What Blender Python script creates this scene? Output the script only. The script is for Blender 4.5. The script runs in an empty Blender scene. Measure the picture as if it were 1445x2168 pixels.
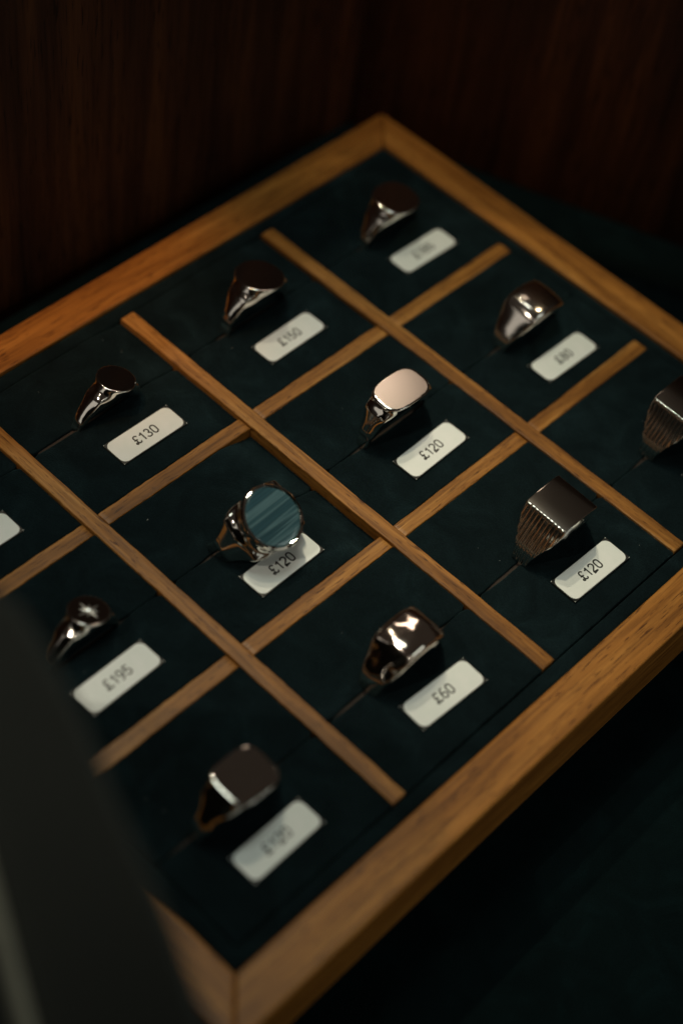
import bpy, math, random
import numpy as np
from mathutils import Matrix, Vector

random.seed(7); rng = np.random.default_rng(7)
C = bpy.context.scene.collection
S = 0.001          # everything below is written in millimetres
ZT = 15.0          # the tray's upper face lies 15 mm above the table

def W(x, y, z):    # tray millimetres -> scene metres
    return Vector((x*S, y*S, (z+ZT)*S))

# ------------------------------------------------------------------ camera
sc = bpy.context.scene
cam = bpy.data.cameras.new('camera'); co = bpy.data.objects.new('camera', cam); C.objects.link(co)
Rr = Vector((0.689, -0.715, 0.117)).normalized()
Ff = Vector((0.509, 0.363, -0.78)); Ff = (Ff - Ff.dot(Rr)*Rr).normalized()
Uu = Rr.cross(Ff).normalized()
m = Matrix((Rr, Uu, -Ff)).transposed().to_4x4(); m.translation = W(-155.572, -117.044, 233.452)
co.matrix_world = m
cam.sensor_fit = 'VERTICAL'; cam.sensor_height = 36.0; cam.sensor_width = 24.0
cam.lens = 36.0*3518.12/2168.0
cam.clip_start = 0.01; cam.clip_end = 20
cam.dof.use_dof = True; cam.dof.focus_distance = 0.2985; cam.dof.aperture_fstop = 58.4/8.6
cam.dof.aperture_blades = 0
sc.camera = co
# ------------------------------------------------------------------ world, lamps, exposure
w = bpy.data.worlds.new('World'); sc.world = w; w.use_nodes = True
bg = w.node_tree.nodes['Background']; bg.inputs[0].default_value = (0.42, 0.33, 0.26, 1); bg.inputs[1].default_value = 0.05
sc.view_settings.view_transform = 'Standard'; sc.view_settings.look = 'None'
sc.view_settings.exposure = 0.12; sc.view_settings.gamma = 1.0; sc.view_settings.use_curve_mapping = False
sc.cycles.max_bounces = 8; sc.cycles.sample_clamp_indirect = 4.0
sc.cycles.use_denoising = True

def aim(o, p, t):
    o.location = p; o.rotation_euler = (t - p).to_track_quat('-Z', 'Y').to_euler()
def spot(name, pos, tgt, power, col, cone, blend, r):
    l = bpy.data.lights.new(name, 'SPOT'); l.energy = power; l.color = col; l.spot_size = math.radians(cone)
    l.spot_blend = blend; l.shadow_soft_size = r*S
    o = bpy.data.objects.new(name, l); C.objects.link(o); aim(o, W(*pos), W(*tgt)); return o
def area(name, pos, tgt, power, col, sx, sy):
    l = bpy.data.lights.new(name, 'AREA'); l.energy = power; l.color = col; l.shape = 'RECTANGLE'; l.size = sx*S; l.size_y = sy*S
    o = bpy.data.objects.new(name, l); C.objects.link(o); aim(o, W(*pos), W(*tgt)); return o
spot('ceiling_spot_lamp', (190, 420, 900), (8, -34, 0), 8.0, (1, .86, .62), 12, 1.0, 12)
spot('narrow_spot_lamp', (120, 300, 900), (12, -24, 0), 9.5, (1, .84, .58), 6.5, 1.0, 12)
spot('left_spot_lamp', (-190, 118, 620), (-6, 61, 0), 6.5, (1, .46, .18), 8, 1.0, 10)
spot('right_spot_lamp', (420, -120, 800), (102, 14, 0), 5.5, (1, .80, .48), 9, 1.0, 12)
area('overhead_fill', (60, 160, 900), (0, -10, 0), 1.15, (.92, 1, .88), 300, 220)  # soft fill added overhead to lift the shade on the tags
area('added_ring_face_light', (300, 186, 372), (12, -8, 5), .045, (1, .80, .62), 60, 60)  # added so the cushion ring's face mirrors something bright and pinkish
spot('front_spot_lamp', (-420, 60, 520), (-24, -14, 0), 2.2, (1, .88, .72), 17, 1.0, 5)
spot('low_front_spot_lamp', (-200, -520, 480), (-10, -4, 0), 1.0, (1, .92, .8), 17, 1.0, 5)
area('added_left_reflection_light', (-520, 120, 170), (-10, 0, 5), .11, (1, .94, .82), 420, 220)  # added dim light, only for the rings' left shoulders to reflect
area('added_front_reflection_light', (-60, -560, 150), (0, -10, 5), .07, (.95, 1, .88), 420, 200)  # added likewise, giving the rings' near sides something pale to reflect
spot('added_board_wash', (40, -60, 430), (106, 50, 22), 1.1, (1, .62, .36), 15, 1.0, 12)  # invented spot that brightens the mahogany boards
area('added_front_right_fill', (260, -620, 420), (60, -70, -10), .30, (.90, 1, .92), 300, 160)  # added soft fill, not a window: lifts near rail side and table

# ------------------------------------------------------------------ materials
def new_mat(name, col=(.5, .5, .5), rough=.5, metal=0.0, **kw):
    mt = bpy.data.materials.new(name); mt.use_nodes = True; n = mt.node_tree; b = n.nodes['Principled BSDF']
    b.inputs['Base Color'].default_value = (*col, 1); b.inputs['Roughness'].default_value = rough
    b.inputs['Metallic'].default_value = metal
    for k, v in kw.items(): b.inputs[k.replace('_', ' ')].default_value = v
    return mt, n, b
def nd(n, t, **kw):
    x = n.nodes.new(t)
    for k, v in kw.items():
        if k in x.inputs: x.inputs[k].default_value = v
        else: setattr(x, k, v)
    return x
def coords(n, scale, off=(0, 0, 0)):
    t = n.nodes.new('ShaderNodeTexCoord'); mp = n.nodes.new('ShaderNodeMapping')
    mp.inputs['Scale'].default_value = scale; mp.inputs['Location'].default_value = off
    n.links.new(t.outputs['Object'], mp.inputs['Vector']); return mp.outputs[0]
def noise(n, vec, scale, detail=3, rough=.55, dist=0):
    x = n.nodes.new('ShaderNodeTexNoise'); n.links.new(vec, x.inputs['Vector'])
    x.inputs['Scale'].default_value = scale; x.inputs['Detail'].default_value = detail
    x.inputs['Roughness'].default_value = rough; x.inputs['Distortion'].default_value = dist
    return x.outputs['Fac']
def ramp(n, fac, stops):
    r = n.nodes.new('ShaderNodeValToRGB'); n.links.new(fac, r.inputs[0]); e = r.color_ramp.elements
    while len(e) < len(stops): e.new(.5)
    for i, (p, c) in enumerate(stops):
        e[i].position = p; e[i].color = (*c, 1) if len(c) == 3 else c
    return r.outputs[0]
def mix(n, mode, a, b, f=1.0):
    x = n.nodes.new('ShaderNodeMix'); x.data_type = 'RGBA'; x.blend_type = mode
    for s, v in ((6, a), (7, b), (0, f)):
        if hasattr(v, 'links'): n.links.new(v, x.inputs[s])
        else: x.inputs[s].default_value = (*v, 1) if isinstance(v, tuple) else v
    return x.outputs[2]
def bump(n, b, h, strength, dist):
    x = n.nodes.new('ShaderNodeBump'); x.inputs['Strength'].default_value = strength; x.inputs['Distance'].default_value = dist
    n.links.new(h, x.inputs['Height']); n.links.new(x.outputs[0], b.inputs['Normal'])

def wood(name, axis, c0, c1, c2, seed=0, rough=.42, fine=1.0):
    mt, n, b = new_mat(name, c1, rough); K = 1000.0; b.inputs['Specular IOR Level'].default_value = .28
    def sc3(along, across):
        v = [across*K]*3; v['xyz'.index(axis)] = along*K; return tuple(v)
    off = (seed*13.1, seed*7.7, seed*3.3)
    g = noise(n, coords(n, sc3(.012*fine, .22*fine), off), 1.0, 4, .6, .6)           # broad figure
    f = noise(n, coords(n, sc3(.06*fine, 1.6*fine), off), 1.0, 4, .65, .2)           # fibres
    p = noise(n, coords(n, sc3(.28*fine, 4.0*fine), (off[0]+5, off[1], off[2])), 1.0, 1, .5)      # pores
    col = ramp(n, g, [(.30, c0), (.5, c1), (.70, c2)])
    fr = ramp(n, f, [(.32, (.50, .44, .36)), (.62, (1.15, 1.13, 1.08))])
    col = mix(n, 'MULTIPLY', col, fr, .85)
    pr = ramp(n, p, [(.30, (.20, .13, .08)), (.37, (1, 1, 1))])
    col = mix(n, 'MULTIPLY', col, pr, .9)
    n.links.new(col, b.inputs['Base Color'])
    bump(n, b, f, .35, .00012)
    return mt

OAK = ((.20, .076, .012), (.35, .145, .026), (.50, .235, .052))
M = {}
for a in 'xy':
    M['rail_'+a] = wood('oak_rail_'+a, a, *OAK, seed=2 if a == 'x' else 5)
    M['bar_'+a] = wood('oak_bar_'+a, a, (.13, .052, .010), (.30, .130, .026), (.50, .26, .072), seed=9 if a == 'x' else 4, rough=.38, fine=1.3)
M['mahogany'] = wood('mahogany', 'z', (.030, .0110, .006), (.062, .0215, .0095), (.118, .042, .015), seed=3, rough=.5, fine=.55)

def velvet(name, base, seed, sheen=.22):
    mt, n, b = new_mat(name, base, 1.0)
    b.inputs['Specular IOR Level'].default_value = .08
    b.inputs['Sheen Weight'].default_value = sheen; b.inputs['Sheen Roughness'].default_value = .45
    b.inputs['Sheen Tint'].default_value = (.25, .55, .6, 1)
    nap = noise(n, coords(n, (1000, 1000, 1000), (seed*9.7, 3, 1)), .11, 4, .62, .8)
    fuzz = noise(n, coords(n, (1000, 1000, 1000), (seed, 0, 0)), 3.2, 3, .7)
    c = ramp(n, nap, [(.32, tuple(v*.84 for v in base)), (.54, base), (.74, tuple(v*1.45 for v in base))])
    fz = ramp(n, fuzz, [(.3, (.55, .55, .55)), (.7, (1.5, 1.5, 1.5))])
    c = mix(n, 'MULTIPLY', c, fz, .8)
    n.links.new(c, b.inputs['Base Color'])
    sh = ramp(n, nap, [(.35, (sheen*.3,)*3), (.7, (sheen*1.8,)*3)]); n.links.new(sh, b.inputs['Sheen Weight'])
    bump(n, b, fuzz, .6, .00025)
    return mt
TEAL = (.0036, .0088, .0108)
M['velvet'] = velvet('teal_velvet', TEAL, 1)
M['cloth'] = velvet('teal_cloth', (.0022, .0075, .0085), 4, .10)
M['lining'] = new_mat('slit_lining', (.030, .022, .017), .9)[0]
# silver
def silver(name, rough, col=(.80, .76, .71), scratch=.05):
    mt, n, b = new_mat(name, col, rough, 1.0)
    s = noise(n, coords(n, (1000, 1000, 1000)), .7, 4, .6)
    r = ramp(n, s, [(.3, (rough*.85,)*3), (.75, (rough*1.15+scratch*.1,)*3)]); n.links.new(r, b.inputs['Roughness'])
    return mt
M['silver'] = silver('polished_silver', .07)
M['silver_face'] = silver('silver_face', .07, (.72, .66, .60), 0)
mt, n, b = new_mat('brushed_silver', (.83, .72, .66), .30, 1.0)  # rosy tint puts the pinkish reflection into the metal's colour
f = noise(n, coords(n, (400, 6000, 400)), 1.0, 3, .6); bump(n, b, f, .25, .00005); M['brushed'] = mt
M['silver_wavy'] = silver('wavy_silver', .10, (.84, .74, .66)); _b = M['silver_wavy'].node_tree.nodes['Principled BSDF']; bump(M['silver_wavy'].node_tree, _b, noise(M['silver_wavy'].node_tree, coords(M['silver_wavy'].node_tree, (1000, 1000, 1000)), .20, 1, .4), 1.0, .0008)
M['silver_mid'] = silver('buffed_silver', .13, (.80, .74, .68)); M['silver_soft'] = new_mat('worn_silver', (.44, .40, .36), .14, 1.0)[0]
mt, n, b = new_mat('banded_agate', (.05, .12, .14), .16)
v = coords(n, (14, 520, 30)); f = noise(n, v, 1.0, 3, .5, .12)
n.links.new(ramp(n, f, [(.30, (.018, .050, .066)), (.42, (.034, .088, .112)), (.48, (.022, .060, .076)), (.55, (.085, .165, .19)), (.61, (.028, .076, .095)), (.70, (.060, .125, .150))]), b.inputs['Base Color'])
M['agate'] = mt
mt, n, b = new_mat('white_card', (.82, .85, .82), .22)
f = noise(n, coords(n, (1000, 1000, 1000)), .35, 4, .6)
n.links.new(ramp(n, f, [(.3, (.78, .85, .82)), (.7, (.84, .89, .87))]), b.inputs['Base Color'])
M['card'] = mt
M['card_edge'] = new_mat('card_edge', (.03, .035, .03), .6)[0]
M['ink'] = new_mat('black_ink', (.006, .008, .007), .35)[0]
M['gem'] = new_mat('clear_gem', (.9, .9, .88), .05, 0.6)[0]
mt, n, b = new_mat('grey_leatherette', (.022, .027, .023), .8)
f = noise(n, coords(n, (1000, 1000, 1000)), 1.2, 3, .6); bump(n, b, f, .4, .0003)
n.links.new(ramp(n, noise(n, coords(n, (1000, 1000, 1000)), .02, 3, .6), [(.3, (.015, .020, .017)), (.7, (.021, .026, .022))]), b.inputs['Base Color'])
M['leather'] = mt
M['metal_trim'] = silver('grey_metal_trim', .5, (.8, .8, .66))
M['lint'] = new_mat('lint', (.5, .52, .5), .9)[0]

# ------------------------------------------------------------------ helpers
def mk(name, V, F, mat, parent=None, smooth=False, normals=None):
    me = bpy.data.meshes.new(name)
    me.from_pydata([tuple(float(c)*S for c in v) for v in V], [], [tuple(int(i) for i in f) for f in F])
    me.update()
    o = bpy.data.objects.new(name, me); C.objects.link(o)
    if mat: me.materials.append(mat)
    if smooth:
        me.polygons.foreach_set('use_smooth', [True]*len(me.polygons))
        if normals is not None: me.normals_split_custom_set_from_vertices([tuple(float(c) for c in q) for q in normals])
    if parent: o.parent = parent
    return o
def tag(o, label, cat=None, group=None, kind=None):
    if label: o['label'] = label
    if cat: o['category'] = cat
    if group: o['group'] = group
    if kind: o['kind'] = kind
    return o
def thing(name, pos, rot=(0, 0, 0)):
    o = bpy.data.objects.new(name, None); o.empty_display_size = .005; C.objects.link(o)
    o.location = W(*pos); o.rotation_euler = rot; return o
def bevel(o, wd, seg=2, ang=30):
    md = o.modifiers.new('bevel', 'BEVEL'); md.width = wd*S; md.segments = seg; md.limit_method = 'ANGLE'; md.angle_limit = math.radians(ang)
    o.data.polygons.foreach_set('use_smooth', [True]*len(o.data.polygons))
    md2 = o.modifiers.new('wn', 'WEIGHTED_NORMAL'); md2.keep_sharp = False
def prism(poly, z0, z1):
    n_ = len(poly); V = [(x, y, z0) for x, y in poly]+[(x, y, z1) for x, y in poly]
    F = [tuple(range(n_-1, -1, -1)), tuple(range(n_, 2*n_))]+[(i, (i+1) % n_, n_+(i+1) % n_, n_+i) for i in range(n_)]
    return V, F
def sstep(a, b, x):
    t = np.clip((x-a)/(b-a), 0, 1); return t*t*(3-2*t)
def fbm1(x, seed, sc_=1.0):
    r = np.random.default_rng(seed); y = 0*x
    for k in range(5):
        y = y + np.sin(x*sc_*(1.7**k)+r.uniform(0, 6.28))/(1.5**k)*r.uniform(.6, 1)
    return y/2.5

# ------------------------------------------------------------------ setting
V, F = prism([(-900, -900), (900, -900), (900, 900), (-900, 900)], -19, -15)
tag(mk('table', V, F, M['cloth']), 'dark teal cloth covered table under the ring tray', kind='structure')
V, F = prism([(-300, 78), (99, 78), (99, 86), (-300, 86)], 0, 103)
o = mk('wood_panel', V, F, M['mahogany']); o.location = W(0, 0, -14.99); bevel(o, .8)
tag(o, 'dark mahogany board behind the far left rail of the tray', 'wood panel', 'mahogany boards enclosing the counter')
d = Vector((18.3, -48.1)).normalized(); nn = Vector((-d.y, d.x))
p0 = Vector((91.3, 77.0))+d*-1.5; p1 = p0+d*330
V, F = prism([tuple(p0), tuple(p1), tuple(p1+nn*8), tuple(p0+nn*8)], 0, 103)
o = mk('wood_panel', V, F, M['mahogany']); o.location = W(0, 0, -14.99); bevel(o, .8)
tag(o, 'dark mahogany board beyond the far right rail of the tray', 'wood panel', 'mahogany boards enclosing the counter')

# ------------------------------------------------------------------ tray
XL, XR, YF, YN, RW = -77.04, 77.5, 56.46, -57.89, 7.92
tray = thing('ring_tray', (0, 0, -15))
tag(tray, 'oak framed ring tray with dark teal velvet pads and oak divider strips', 'tray')
def T(V): return [(x, y, z+ZT) for x, y, z in V]      # tray mm (top = 0) -> local to the empty
def rail(poly, mat, lab):
    V, F = prism(poly, -15, 0); o = mk('rail', T(V), F, mat, tray); bevel(o, .45, 3); o['label'] = lab
g = .06
xl, xr, yf, yn = XL-RW, XR+RW, YF+RW, YN-RW
rail([(xl, yn), (xr-g, yn), (XR-g, YN), (XL, YN)], M['rail_x'], 'near oak rail of the tray frame, widest in view')
rail([(XL, YF), (XR-g, YF), (xr-g, yf), (xl, yf)], M['rail_x'], 'far left oak rail of the tray frame')
rail([(xl-0, yn+g), (XL-g, YN+g), (XL-g, YF-g), (xl-g, yf-g)], M['rail_y'], 'short oak rail at the lower left corner')
rail([(XR, YN+g), (xr, yn+g), (xr, yf-g), (XR, YF-g)], M['rail_y'], 'far right oak rail of the tray frame')
V, F = prism([(XL-.3, YN-.3), (XR+.3, YN-.3), (XR+.3, YF+.3), (XL-.3, YF+.3)], -14.9, -7)
mk('tray_base', T(V), F, M['velvet'], tray)
# velvet border strip between the pad block and the rails
BX0, BX1, BY0, BY1 = -73.9, 74.3, -54.9, 53.2
def border():
    V = []; F = []
    outer = [(XL-.05, YN-.05), (XR+.05, YN-.05), (XR+.05, YF+.05), (XL-.05, YF+.05)]
    inner = [(BX0, BY0), (BX1, BY0), (BX1, BY1), (BX0, BY1)]
    def ringpts(t, z):
        pts = []
        for k in range(4):
            a = Vector(outer[k]).lerp(Vector(inner[k]), t); b_ = Vector(outer[(k+1) % 4]).lerp(Vector(inner[(k+1) % 4]), t)
            for j in range(30):
                q = a.lerp(b_, j/30); pts.append((q.x, q.y, z+.06*math.sin(j*1.3+k)))
        return pts
    prof = [(0, -1.6), (.03, -1.0), (.10, -.72), (.3, -.6), (.6, -.62), (.85, -.64), (.955, -.75), (1.0, -1.5), (1.0, -6.9)]
    for t, z in prof: V += ringpts(t, z)
    N = 120
    for r in range(len(prof)-1):
        for j in range(N): F.append((r*N+j, r*N+(j+1) % N, (r+1)*N+(j+1) % N, (r+1)*N+j))
    mk('velvet_border', T(V), F, M['velvet'], tray, smooth=True)
border()
# dividers
HW = 1.55
def bar(axis, c, a0, a1, z, seed, mat, hw=HW, name='divider'):
    N = 90; s = np.linspace(a0, a1, N)
    l = -hw+.10*fbm1(s, seed, .35)+.04*fbm1(s, seed+3, 2.1); r = hw+.10*fbm1(s, seed+1, .4)+.04*fbm1(s, seed+5, 2.3)
    zz = z+.06*fbm1(s, seed+2, .12)
    prof = []
    for i in range(N):
        e = 0
        if i == 0 or i == N-1: e = .25
        elif i in (1, N-2): e = .08
        prof.append([(l[i], -6.5), (l[i], zz[i]-.16-e), (l[i]+.05, zz[i]-.05-e), (l[i]+.16, zz[i]-e), (.0, zz[i]+.02-e), (r[i]-.16, zz[i]-e), (r[i]-.05, zz[i]-.05-e), (r[i], zz[i]-.16-e), (r[i], -6.5)])
    s[1] = a0+.22; s[-2] = a1-.22
    V = []; F = []; K = 9
    for i in range(N):
        for o_, z_ in prof[i]: V.append((s[i], c+o_, z_) if axis == 'x' else (c-o_, s[i], z_))
    for i in range(N-1):
        for k in range(K-1): F.append((i*K+k, i*K+k+1, (i+1)*K+k+1, (i+1)*K+k)[::-1])
    F.append(tuple(range(K))[::-1]); F.append(tuple((N-1)*K+k for k in range(K)))
    o = mk(name, T(V), F, mat, tray, smooth=True); o.data.set_sharp_from_angle(angle=math.radians(12)); return o
QY = 18.21
for i, x in enumerate((-38, 0, 38)): bar('y', x, -54.75, 52.9, .12, 20+i*7, M['bar_y'])
xs = [(-73.8, -38-HW-.12), (-38+HW+.12, -HW-.12), (HW+.12, 38-HW-.12), (38+HW+.12, 74.2)]
for j, y in enumerate((QY, -QY)):
    for i, (a, b_) in enumerate(xs): bar('x', y, a, b_, -.22, 60+i*5+j*31, M['bar_x'])
# pads
cols = [(-73.8, -38-HW), (-38+HW, -HW), (HW, 38-HW), (38+HW, 74.2)]
rows = [(QY+HW, 53.0), (-QY+HW, QY-HW), (-54.8, -QY-HW)]
SLY = [37.4, .1, -37.2]
opens = {(0, 0): (-66, -48), (1, 0): (-35.5, -11.5), (2, 0): (9.5, 28), (3, 0): (49, 67), (0, 1): (-64, -48), (1, 1): (-29, -9), (2, 1): (9, 28), (3, 1): (48, 68),
         (0, 2): (-70, -48), (1, 2): (-34, -8), (2, 2): (5, 32), (3, 2): (48, 69)}
drop = {(1, 1): 2.3, (1, 0): .9, (0, 0): .5, (2, 0): .7}
def pad(ci, ri):
    x0, x1 = cols[ci]; y0, y1 = rows[ri]; ys = SLY[ri]; sd = 100+ci*17+ri*5
    oa, ob = opens[(ci, ri)]
    V = []; F = []
    def half(ya, yb, side, sd):     # side=+1: slit at ya ; -1: slit at yb
        NX, NY = 120, 60
        t = np.linspace(0, 1, NX); cl = lambda t: .5-.5*np.cos(np.pi*(.15*t+.85*(t)))   # denser at the ends
        U, Vv = np.meshgrid(cl(t), cl(np.linspace(0, 1, NY)), indexing='ij')
        xx = x0+U*(x1-x0)
        sl = .03+.34*sstep(oa-4, oa+3, xx)*(1-sstep(ob-3, ob+4, xx))+.05*fbm1(xx, sd, .6)
        endr = .6*(np.clip(1-(xx-x0)/1.6, 0, 1)**2+np.clip(1-(x1-xx)/1.6, 0, 1)**2)
        if side > 0: a = ys+sl+endr; b_ = yb-.05+.09*fbm1(xx, sd+2, .5)+.12*fbm1(xx, sd+9, 4.1)+0*xx
        else: a = ya+.05+.09*fbm1(xx, sd+3, .5)+.12*fbm1(xx, sd+8, 4.3)+0*xx; b_ = ys-sl-endr
        yy = a+Vv*(b_-a)
        ex0 = x0-.10+.08*fbm1(yy, sd+4, .6)+.12*fbm1(yy, sd+11, 4.1); ex1 = x1+.10+.08*fbm1(yy, sd+5, .6)+.12*fbm1(yy, sd+12, 4.3)
        xx = ex0+U*(ex1-ex0)
        dx = np.minimum(xx-ex0, ex1-xx); dy = np.minimum(yy-a, b_-yy)
        R_ = .36
        qx = np.clip(R_-dx, 0, R_); qy = np.clip(R_-dy, 0, R_); q = np.clip(np.hypot(qx, qy)/R_, 0, 1)
        z = -.22-.30*(1-np.sqrt(np.clip(1-q*q, 0, 1)))
        z = z+.05*np.sin(xx*.22+sd)*np.cos(yy*.19+sd)-drop.get((ci, ri), 0)*sstep(x1-9, x1, xx)
        # the slit's lip sinks a little where a ring presses in
        z = z-.18*np.exp(-((np.abs(yy-ys))/1.4)**2)*sstep(oa-4, oa+3, xx)*(1-sstep(ob-3, ob+4, xx))
        base = len(V); ids = np.arange(NX*NY).reshape(NX, NY)+base
        for i in range(NX):
            for j in range(NY): V.append((xx[i, j], yy[i, j], z[i, j]))
        for i in range(NX-1):
            for j in range(NY-1): F.append((ids[i, j], ids[i+1, j], ids[i+1, j+1], ids[i, j+1]))
        loop = [ids[i, 0] for i in range(NX)]+[ids[NX-1, j] for j in range(1, NY)]+[ids[i, NY-1] for i in range(NX-2, -1, -1)]+[ids[0, j] for j in range(NY-2, 0, -1)]
        b2 = len(V)
        for k in loop: v = V[k]; V.append((v[0], v[1], -6.6))
        L = len(loop)
        for k in range(L): F.append((loop[k], b2+k, b2+(k+1) % L, loop[(k+1) % L]))
    half(ys, y1, 1, sd); half(y0, ys, -1, sd+1)
    o = mk('velvet_pad', T(V), F, M['velvet'], tray, smooth=True)
    # brown lining inside the slit
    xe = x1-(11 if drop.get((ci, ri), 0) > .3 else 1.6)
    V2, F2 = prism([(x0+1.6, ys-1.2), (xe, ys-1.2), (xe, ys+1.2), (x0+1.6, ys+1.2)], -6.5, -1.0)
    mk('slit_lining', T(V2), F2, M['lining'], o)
for ci in range(4):
    for ri in range(3): pad(ci, ri)

# ------------------------------------------------------------------ price tags
def arc(cx, cy, rx, ry, a0, a1, n_=14):
    return [(cx+rx*math.cos(math.radians(a0+(a1-a0)*i/n_)), cy+ry*math.sin(math.radians(a0+(a1-a0)*i/n_))) for i in range(n_+1)]
GL = {
 '0': (.62, [arc(.31, .70, .235, .28, 0, 180, 12)+arc(.31, .30, .235, .28, 180, 360, 12)+[(.545, .70)]]),
 '1': (.52, [[(.33, 0), (.33, 1.0)], [(.08, .76), (.20, .79), (.29, .87), (.33, .98)]]),
 '2': (.62, [arc(.31, .71, .235, .27, 165, -20, 14)+[(.42, .47), (.20, .27), (.09, .13), (.07, .03), (.57, .03)]]),
 '3': (.62, [arc(.30, .74, .205, .24, 160, -90, 12), arc(.30, .26, .245, .24, 90, -170, 14)]),
 '5': (.62, [[(.52, .97), (.16, .97), (.10, .50)]+arc(.30, .31, .245, .285, 140, -165, 16)]),
 '6': (.62, [arc(.32, .30, .235, .28, 0, 360, 20), arc(.40, .45, .325, .53, 180, 75, 12)]),
 '8': (.62, [arc(.31, .745, .20, .235, 0, 360, 18), arc(.31, .265, .24, .255, 0, 360, 18)]),
 '9': (.62, [arc(.31, .69, .235, .29, 0, 360, 20), arc(.22, .54, .325, .54, 0, -105, 12)]),
 '£': (.66, [arc(.38, .76, .20, .22, 15, 180, 12)+[(.20, .62), (.27, .45), (.29, .28), (.24, .14)]+arc(.14, .10, .09, .09, 30, 330, 10)+[(.30, .11), (.42, .03), (.52, .02), (.60, .10), (.61, .20)],
              [(.08, .50), (.46, .50)]]),
}
def ribbon(pts, wd, z, V, F):
    P = [Vector(p) for p in pts]; base = len(V); n_ = len(P)
    for i in range(n_):
        a = P[max(i-1, 0)]; c = P[min(i+1, n_-1)]; t = (c-a)
        t = t.normalized() if t.length > 1e-9 else Vector((1, 0)); q = Vector((-t.y, t.x))
        if 0 < i < n_-1:
            t1 = (P[i]-a).normalized(); cc = max(.45, abs(t1.dot(t)))
        else: cc = 1
        h = wd/2/cc
        V.append((P[i].x+q.x*h, P[i].y+q.y*h, z)); V.append((P[i].x-q.x*h, P[i].y-q.y*h, z))
    for i in range(n_-1): F.append((base+2*i, base+2*i+1, base+2*i+3, base+2*i+2))
def rrect(hx, hy, r, n_=8):
    p = []
    for cx, cy, a in ((hx-r, hy-r, 0), (-hx+r, hy-r, 90), (-hx+r, -hy+r, 180), (hx-r, -hy+r, 270)):
        p += arc(cx, cy, r, r, a, a+90, n_)
    return p
LX, LY, TH = 15.35, 5.82, .34
def price_tag(txt, cx, cy, rot, label, curl=0.0, z=-.17):
    t = thing('price_tag', (cx, cy, z), (0, 0, math.radians(rot)))
    tag(t, label, 'price tag', 'white price tags on the velvet pads')
    bend = lambda V: [(x, y, zz+curl*((x/(LX/2))**2)) for x, y, zz in V]
    # card: a grid so that it can bow slightly
    NX = 16; V = []; F = []
    for k, zz in ((0, 0), (1, TH)):
        for i in range(NX+1):
            x = -LX/2+LX*i/NX
            for y in (-LY/2, LY/2): V.append((x, y, zz))
    o2 = 2*(NX+1)
    for i in range(NX):
        F.append((o2+2*i, o2+2*i+2, o2+2*i+3, o2+2*i+1)); F.append((2*i, 2*i+1, 2*i+3, 2*i+2))
        F.append((2*i, 2*i+2, o2+2*i+2, o2+2*i)); F.append((2*i+1, o2+2*i+1, o2+2*i+3, 2*i+3))
    F.append((0, o2, o2+1, 1)); e = 2*NX; F.append((e, e+1, o2+e+1, o2+e))
    c = mk('card', bend(V), F, M['card'], t); c.data.materials.append(M['card_edge'])
    for p in c.data.polygons:
        if abs(p.normal.z) < .5: p.material_index = 1
    # black rounded frame line printed at the cut edge
    V = []; F = []; out = rrect(LX/2-.0, LY/2-.0, .28); inn = rrect(LX/2-.13, LY/2-.13, 1.35)
    n_ = len(out)
    for a in (out, inn): V += [(x, y, TH+.012) for x, y in a]
    for i in range(n_): j = (i+1) % n_; F.append((i, j, n_+j, n_+i))
    mk('frame_line', bend(V), F, M['ink'], t)
    H = 1.95; TR = 1.22; V = []; F = []; wtot = sum(GL[ch][0] for ch in txt)*H*TR; x = -wtot/2
    k = 0
    for ch in txt:
        wd, strokes = GL[ch]
        for s in strokes:
            ribbon([(x+a*H*1.08, -H/2+b_*H) for a, b_ in s], .29, TH+.012+.0015*k, V, F); k += 1
        x += wd*H*TR
    mk('lettering', bend(V), F, M['ink'], t)
    return t
price_tag('£130', -17.7, 27.8, 0, 'white tag reading £130 beside the small round signet ring')
price_tag('£150', 20.3, 28.4, .8, 'white tag reading £150 in the far row')
price_tag('£185', 59.3, 28.2, -1.2, 'blurred white tag reading £185 nearest the far corner of the tray')
price_tag('£195', -56.1, -8.2, 1, 'blurred white tag reading £195 beside the star engraved ring')
price_tag('£120', -19.4, -9.5, .6, 'white tag reading £120 half shaded under the blue stone ring')
price_tag('£120', 20.3, -9.2, 1.2, 'white tag reading £120 beside the cushion ring whose face carries a bright pink reflection')
price_tag('£80', 58.8, -10.3, -1, 'blurred white tag reading £80 beside the domed band near the far right rail')
price_tag('£120', -57.5, -46.8, .4, 'blurred white tag reading £120 nearest the lower corner of the tray')
price_tag('£60', -18.0, -46.5, -2.8, 'white tag reading £60 beside the wide polished band ring')
price_tag('£120', 21.3, -47.0, -1.5, 'sharp white tag reading £120 beside the square fluted ring', .12)
price_tag('£120', -56.0, 28.0, 0, 'white tag cut off by the left edge of the photo')
price_tag('£120', 60.0, -47.6, 0, 'white tag of which only one corner shows at the right edge')

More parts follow.
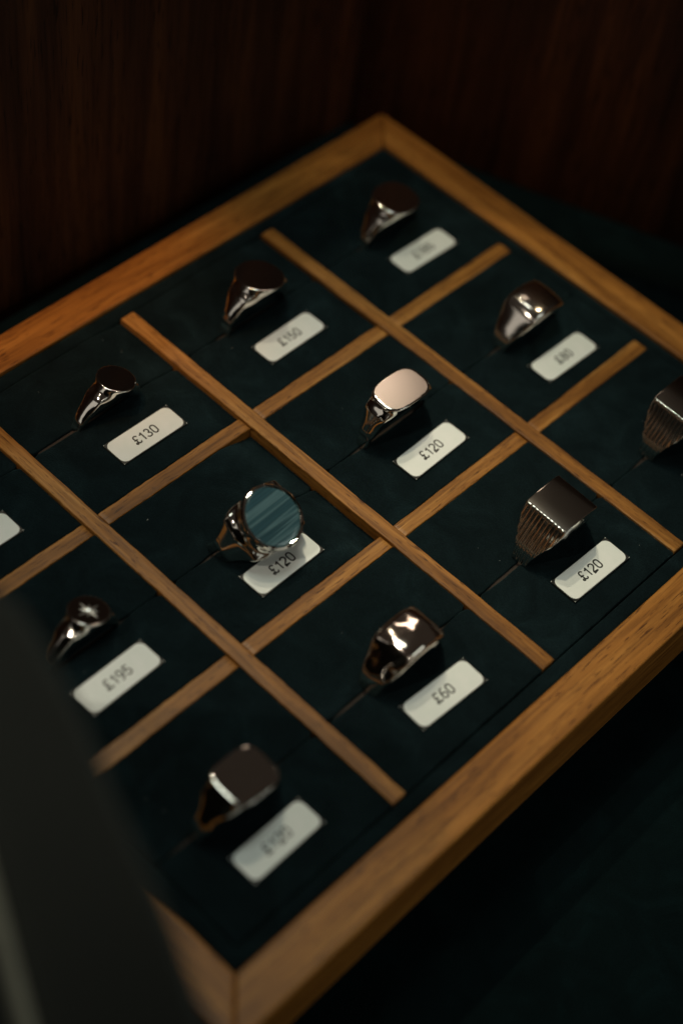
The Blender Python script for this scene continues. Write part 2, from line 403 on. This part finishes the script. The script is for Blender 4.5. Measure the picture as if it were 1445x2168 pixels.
# ------------------------------------------------------------------ rings (implicit solids meshed with surface nets)
def smin(a, b, k): h = np.clip(.5+.5*(b-a)/k, 0, 1); return b+(a-b)*h-k*h*(1-h)
def smax(a, b, k): return -smin(-a, -b, k)
def surface_net(f, lo, hi, h):
    ax = [np.arange(lo[i], hi[i]+h, h) for i in range(3)]
    X, Y, Z = np.meshgrid(*ax, indexing='ij'); D = f(X, Y, Z); n0, n1, n2 = D.shape
    ins = D < 0
    cnt = np.zeros((n0-1, n1-1, n2-1), np.int8); acc = np.zeros((n0-1, n1-1, n2-1, 3)); ne = np.zeros((n0-1, n1-1, n2-1))
    corners = [(i, j, k) for i in (0, 1) for j in (0, 1) for k in (0, 1)]
    sl = lambda c: tuple(slice(c[a], D.shape[a]-1+c[a]) for a in range(3))
    for c in corners: cnt += ins[sl(c)]
    act = (cnt > 0) & (cnt < 8)
    for c in corners:
        for a in range(3):
            if c[a] == 0:
                c2 = list(c); c2[a] = 1; d0 = D[sl(c)]; d1 = D[sl(c2)]
                cr = (d0 < 0) != (d1 < 0); t = np.where(cr, d0/np.where(cr, d0-d1, 1), 0)
                for q in range(3): acc[..., q] += np.where(cr, c[q]+(t if q == a else 0), 0)
                ne += cr
    idx = -np.ones(act.shape, int); ids = np.argwhere(act); idx[act] = np.arange(len(ids))
    P = acc[act]/ne[act][:, None]; P = np.array([ax[q][ids[:, q]]+P[:, q]*h for q in range(3)]).T
    F = []
    for a in range(3):
        b_, c_ = (a+1) % 3, (a+2) % 3
        s0 = [slice(None)]*3; s1 = [slice(None)]*3; s0[a] = slice(0, -1); s1[a] = slice(1, None)
        for q in (b_, c_): s0[q] = slice(1, -1); s1[q] = slice(1, -1)
        i0 = ins[tuple(s0)]; i1 = ins[tuple(s1)]; ch = np.argwhere(i0 != i1)
        if not len(ch): continue
        flip = i0[tuple(ch.T)]
        g = ch.copy(); g[:, b_] += 1; g[:, c_] += 1
        def at(db, dc): q = g.copy(); q[:, b_] += db; q[:, c_] += dc; return idx[tuple(q.T)]
        Q = np.stack([at(-1, -1), at(0, -1), at(0, 0), at(-1, 0)], 1)
        Q[~flip] = Q[~flip][:, ::-1]; F.append(Q)
    F = np.concatenate(F)
    def grad(P):
        e = 1e-3; g_ = np.zeros_like(P)
        for q in range(3):
            A = P.copy(); A[:, q] += e; B = P.copy(); B[:, q] -= e
            g_[:, q] = (f(*A.T)-f(*B.T))/(2*e)
        return g_
    for _ in range(3):
        g_ = grad(P); d_ = f(*P.T); s_ = -d_/np.maximum((g_**2).sum(1), .05); s_ = np.clip(s_, -h*.5, h*.5); P = P+g_*s_[:, None]
    g_ = grad(P); g_ /= np.linalg.norm(g_, axis=1)[:, None]+1e-12
    return P, F, g_

def ring_field(kind, Ri, zf, a, b, n_=2.0, ws=1.3, w1=None, th=1.15, collar=True, flutes=0, dome=0.0, kr=.22):
    R0 = Ri+th; P_ = math.hypot(a, zf); phf = math.atan2(a, zf)
    psi = phf+math.acos(min(1, R0/P_))
    if w1 is None: w1 = b*.8
    def f(X, Y, Z):
        rho = np.hypot(X, Z); phi = np.arctan2(np.abs(X), Z)
        if kind == 'band':      # wide tapering band
            Rt = R0+(zf-R0)*(1-sstep(.2, 2.1, phi)); wd = ws+(b-ws)*(1-sstep(.55, 2.5, phi))
            out = rho-Rt+dome*Y*Y
            side = np.abs(Y)-wd
            fo = smax(out, side, .55)
            return smax(fo, Ri-rho, .25)
        # hull of the hoop and the face edge
        hull = np.where(phi < phf, Z-zf, np.where(phi < psi, rho*np.cos(phi-psi)-R0, rho-R0))
        wd = ws+(w1-ws)*(1-sstep(phf*.9, 1.75 if not collar else 1.45, phi))**(1.25 if not collar else 1.5)
        if flutes:
            wav = .15*(-1+np.cos(Y*2*math.pi/.84))*sstep(phf+.025, phf+.07, phi)*(1-sstep(1.3, 1.8, phi))
            out = hull-wav
            fo = smax(out, np.abs(Y)-wd, .2)
            top = Z+dome*X*X+.004*Y*Y-zf
            return smax(smax(fo, top, .12), Ri-rho, .25)
        crown = .10*Y*Y/(max(ws, 1)**1)*sstep(phf, phf+.6, phi)
        sh = smax(hull+crown, np.abs(Y)-wd, .38 if collar else .7)
        fo = sh
        if collar:
            dz = np.clip(zf-Z, 0, 6)
            aa = a+.42*dz; bb = smax(b-.34*dz-.04*dz*dz, .42*b+0*dz, .6)
            s = (np.abs(X/aa)**n_+np.abs(Y/np.maximum(bb, .3))**n_)**(1/n_)
            fr = (s-1)*np.minimum(aa, bb)*.9
            fr = smax(fr, 3.0-Z, .5)
            sh2 = smax(sh, Z-(zf-2.0), 1.1)
            fo = smin(fr, sh2, 1.3)
        top = Z+dome*(X*X+Y*Y)-zf
        return smax(smax(fo, top, kr), Ri-rho, .25)
    return f
def ring(name, pos, lean, roll, yaw, fld, label, zf, face_mat=None, mat=None, hx=11.5, hy=7.2, h=.17, split=True, group='silver rings standing in the tray slits'):
    t = thing('signet_ring' if name == 's' else name, pos, (0, 0, 0))
    t.rotation_mode = 'XYZ'
    t.rotation_euler = (math.radians(lean), math.radians(roll), math.radians(yaw))
    tag(t, label, 'ring', group)
    P, F, N = surface_net(fld, (-hx, -hy, -hx), (hx, hy, zf+.6), h)
    mat = mat or M['silver']
    if split:
        fz = P[F][:, :, 2].min(1); fn = N[F][:, :, 2].min(1)
        top = (fz > zf-1.0) & (fn > .975)
        for nm, sel, mm in (('band', ~top, mat), ('face', top, face_mat or M['silver_face'])):
            Q = F[sel]; u, inv = np.unique(Q, return_inverse=True)
            mk(nm, P[u], inv.reshape(Q.shape), mm, t, smooth=True, normals=N[u])
    else:
        mk('band', P, F, mat, t, smooth=True, normals=N)
    return t
# far row
ring('s', (-19.0, 37.5, -3.2), 2, 13, 0, ring_field('s', 6.9, 10.2, 3.7, 3.7, 2, ws=1.15, w1=2.0), 'small round signet ring leaning right beside the £130 tag', 10.2)
ring('s', (19.3, 37.5, -.9), -3, 7, 0, ring_field('s', 7.2, 10.3, 4.7, 4.9, 2.1, ws=1.2, w1=2.5), 'silver round signet ring with dark face beside the £150 tag', 10.3)
ring('s', (58.4, 37.5, -1.6), 2, 2, 0, ring_field('s', 7.2, 10.2, 4.6, 4.7, 2.4, ws=1.25, w1=2.5), 'blurred dark faced signet ring in the far corner compartment by the £185 tag', 10.2)
# middle row
t = ring('s', (-56.0, 1.0, -3.4), -5, 14, 0, ring_field('s', 6.9, 9.8, 3.6, 3.6, 2, ws=1.15, w1=2.0), 'small round signet ring engraved with a star', 9.8)
V = [(0, 0, 9.93)]; F = []
for i in range(16):
    r_ = (2.3 if i % 4 == 0 else 1.6) if i % 2 == 0 else .5
    V.append((r_*math.cos(i*math.pi/8), r_*math.sin(i*math.pi/8), 9.815))
for i in range(16): F.append((0, 1+i, 1+(i+1) % 16))
mk('star_engraving', V, F, silver('star_silver', .45, (.95, .93, .88)), t)
V = [(0, 0, 10.25), (0, 0, 9.83)]; F = []
for i in range(8): V.append((.42*math.cos(i*math.pi/4), .42*math.sin(i*math.pi/4), 10.05))
for i in range(8): F.append((0, 2+i, 2+(i+1) % 8)); F.append((1, 2+(i+1) % 8, 2+i))
mk('gem', V, F, M['gem'], t)
# stone ring, leaning towards the near rail
t = ring('stone_ring', (-18.2, -.2, .0), 31, -4, 0, ring_field('s', 7.6, 9.6, 5.3, 6.1, 2, ws=2.3, w1=5.4, kr=.3), 'large ring set with an oval banded blue stone, leaning over its tag', 9.6, split=False)
def ellipse_lathe(prof, N, ax, ay):   # prof: (offset from the ellipse, z)
    V = []; F = []
    for r_, z in prof:
        for i in range(N):
            q = 2*math.pi*i/N; V.append(((ax+r_)*math.cos(q), (ay+r_)*math.sin(q), z))
    for k in range(len(prof)-1):
        for i in range(N): j = (i+1) % N; F.append((k*N+i, k*N+j, (k+1)*N+j, (k+1)*N+i))
    return V, F
ax_, ay_ = 5.45, 5.95
V, F = ellipse_lathe([(-.75, 9.9), (-.55, 10.55), (-.33, 10.78), (-.02, 10.66), (.12, 10.3), (.05, 9.5), (-.2, 8.9)], 38, ax_, ay_)
V = [(x+random.uniform(-.05, .05), y+random.uniform(-.05, .05), z+random.uniform(-.05, .05)) for x, y, z in V]
mk('bezel', V, F[:], silver('bezel_silver', .05, (.82, .76, .68)), t)
V, F = ellipse_lathe([(-.62, 10.1), (-.62, 10.5), (-.75, 10.56), (-1.4, 10.62), (-2.6, 10.70), (-3.8, 10.74)], 64, ax_, ay_)
k0 = 5*64; V.append((0, 0, 10.76)); F += [(k0+i, k0+(i+1) % 64, len(V)-1) for i in range(64)]
o = mk('stone', V, F, M['agate'], t, smooth=True)
ring('s', (19.4, .3, -.2), 3, 1, 0, ring_field('s', 7.3, 10.2, 5.6, 3.9, 3.2, ws=1.4, w1=2.6, kr=.38, dome=.004), 'cushion shaped signet ring with brushed face tinted for a bright pinkish reflection', 10.2, face_mat=M['brushed'])
ring('domed_ring', (58.6, .2, -.2), 4, 4, 0, ring_field('s', 7.2, 9.9, 3.9, 4.1, 5, ws=2.0, w1=4.1, collar=False, kr=1.0, dome=.05), 'wide plain domed band with bright highlights beside the £80 tag', 9.9, split=False, mat=M['silver_mid'])
# near row
ring('s', (-58.2, -37.8, -1.0), 4, 5, 0, ring_field('s', 7.5, 10.4, 4.8, 4.3, 3.8, ws=1.5, w1=2.9, kr=.35), 'blurred cushion shaped signet ring with black face near the lower corner', 10.4)
ring('wide_band_ring', (-18.8, -37.2, -.2), 2, 3, 0, ring_field('s', 7.3, 10.2, 3.9, 4.0, 5, ws=2.3, w1=4.0, collar=False, kr=1.1, dome=.05), 'wide polished band with sloping edges and pale brown reflections beside the £60 tag', 10.2, split=False, mat=M['silver_wavy'])
ring('fluted_ring', (21.4, -37.1, .0), 2, 0, 0, ring_field('s', 7.4, 10.4, 4.3, 4.6, 6, ws=1.6, w1=4.6, collar=False, flutes=12, dome=.02, th=1.2), 'square faced ring with fluted shoulders beside the sharp £120 tag', 10.4, face_mat=M['silver_soft'], h=.115)
ring('fluted_ring', (59.2, -37.1, .0), 2, 0, 0, ring_field('s', 7.4, 10.4, 4.3, 4.6, 6, ws=1.6, w1=4.6, collar=False, flutes=12, dome=.02, th=1.2), 'square faced ring with fluted shoulders cut off by the right edge', 10.4, face_mat=M['silver_soft'], h=.115)

for t in [o for o in C.objects if o.name.startswith('fluted_ring')]:      # beads added as glints, standing in for highlights on the flute tops
    V = []; F = []
    for sx in (-1,):
        for k in range(11):
            cy_ = -4.2+.84*k; cx_ = sx*4.42; cz_ = 9.86; b0 = len(V)
            for i in range(7):
                for j in range(12):
                    th_ = math.pi*(i+.0)/6; ph_ = 2*math.pi*j/12
                    V.append((cx_+.24*math.sin(th_)*math.cos(ph_), cy_+.27*math.sin(th_)*math.sin(ph_), cz_+.24*math.cos(th_)))
            for i in range(6):
                for j in range(12): q = (j+1) % 12; F.append((b0+i*12+j, b0+(i+1)*12+j, b0+(i+1)*12+q, b0+i*12+q))
    mk('glint_beads', V, F, M['silver'], t, smooth=True)

# ------------------------------------------------------------------ grey stand close to the lens, left of the tray
st = thing('display_stand', (-95, -50, -15))
st.location.y += .0014; st.location.x -= .001
tag(st, 'dark grey display board with a pale metal strip leaning in the near left foreground', 'stand')
# a board leaning back: x = -94 - .45 (99 - z), z above the table
lean_x = lambda z: -94-.45*(99-z)+95
out = [(25, 0), (22, 50), (8, 68), (-3, 77), (-11.7, 84.9), (-20.7, 93.5), (-26, 97), (-30.6, 99), (-34.9, 99.8), (-38.5, 98.8), (-48.3, 94.7), (-55.2, 90.4), (-61.3, 87), (-66.7, 83.4), (-75.1, 76.6), (-83.5, 68), (-95, 55), (-112, 30), (-126, 0)]
out = [(y-(3.0*min(1, max(0, (90-z)/14)) if y < -40 else 0), z) for y, z in out]
n_ = len(out); V = [(lean_x(z), y+50, z) for y, z in out]+[(lean_x(z)+1.3, y+50, z-(.6 if z > 5 else 0)) for y, z in out]
F = [tuple(range(n_)), tuple(range(2*n_-1, n_-1, -1))]+[(i, n_+i, n_+(i+1) % n_, (i+1) % n_) for i in range(n_)]
o = mk('panel', V, F, M['leather'], st); bevel(o, .4, 3, 20)
tr = [(-24, 89.5), (-35.1, 79.6), (-44.3, 71.1), (-51.1, 64.9), (-58, 58.7), (-70, 47.5), (-85, 33), (-100, 18)]
V, F = [], []
for (y, z) in tr:
    for dn, q in ((-.2, 1), (1.3, .8), (1.3, -.8), (-.2, -1)):
        V.append((lean_x(z)-dn*.93, y+50+q*1.25, z+dn*.42-q*1.25))
for i in range(len(tr)-1):
    for k in range(4): j = (k+1) % 4; F.append((4*i+k, 4*i+j, 4*i+4+j, 4*i+4+k))
F.append((3, 2, 1, 0)); e = 4*(len(tr)-1); F.append((e, e+1, e+2, e+3))
mk('trim', V, F, M['metal_trim'], st)
V = [(lean_x(80)+2, 2, 78), (lean_x(80)+2, 8, 78), (lean_x(80)+4, 8, 78), (lean_x(80)+4, 2, 78), (-2, 2, 0), (-2, 8, 0), (.2, 8, 0), (.2, 2, 0)]
F = [(0, 1, 2, 3), (7, 6, 5, 4), (0, 4, 5, 1), (1, 5, 6, 2), (2, 6, 7, 3), (3, 7, 4, 0)]
mk('easel_leg', V, F, M['leather'], st)

# ------------------------------------------------------------------ lint on the velvet
V = []; F = []
for _ in range(22):
    ci = random.randrange(4); ri = random.randrange(3)
    x = random.uniform(cols[ci][0]+2, cols[ci][1]-2); y = random.uniform(rows[ri][0]+2, rows[ri][1]-2)
    a = random.uniform(0, 6.28); L = random.choice((.06, .08, .1, .3)); wd = .035
    b0 = len(V); z = -.13
    for s_ in (-1, 1):
        for q in (-1, 1):
            for zz in (0, .05):
                V.append((x+s_*L*math.cos(a)/2-q*wd*math.sin(a), y+s_*L*math.sin(a)/2+q*wd*math.cos(a), z+zz+random.uniform(0, .03)))
    for f_ in ((0, 1, 3, 2), (4, 6, 7, 5), (0, 4, 5, 1), (2, 3, 7, 6), (1, 5, 7, 3), (0, 2, 6, 4)): F.append(tuple(b0+i for i in f_))
o = mk('lint', V, F, M['lint']); o.location = W(0, 0, 0); tag(o, 'tiny specks of pale lint on the velvet pads', 'lint', kind='stuff')
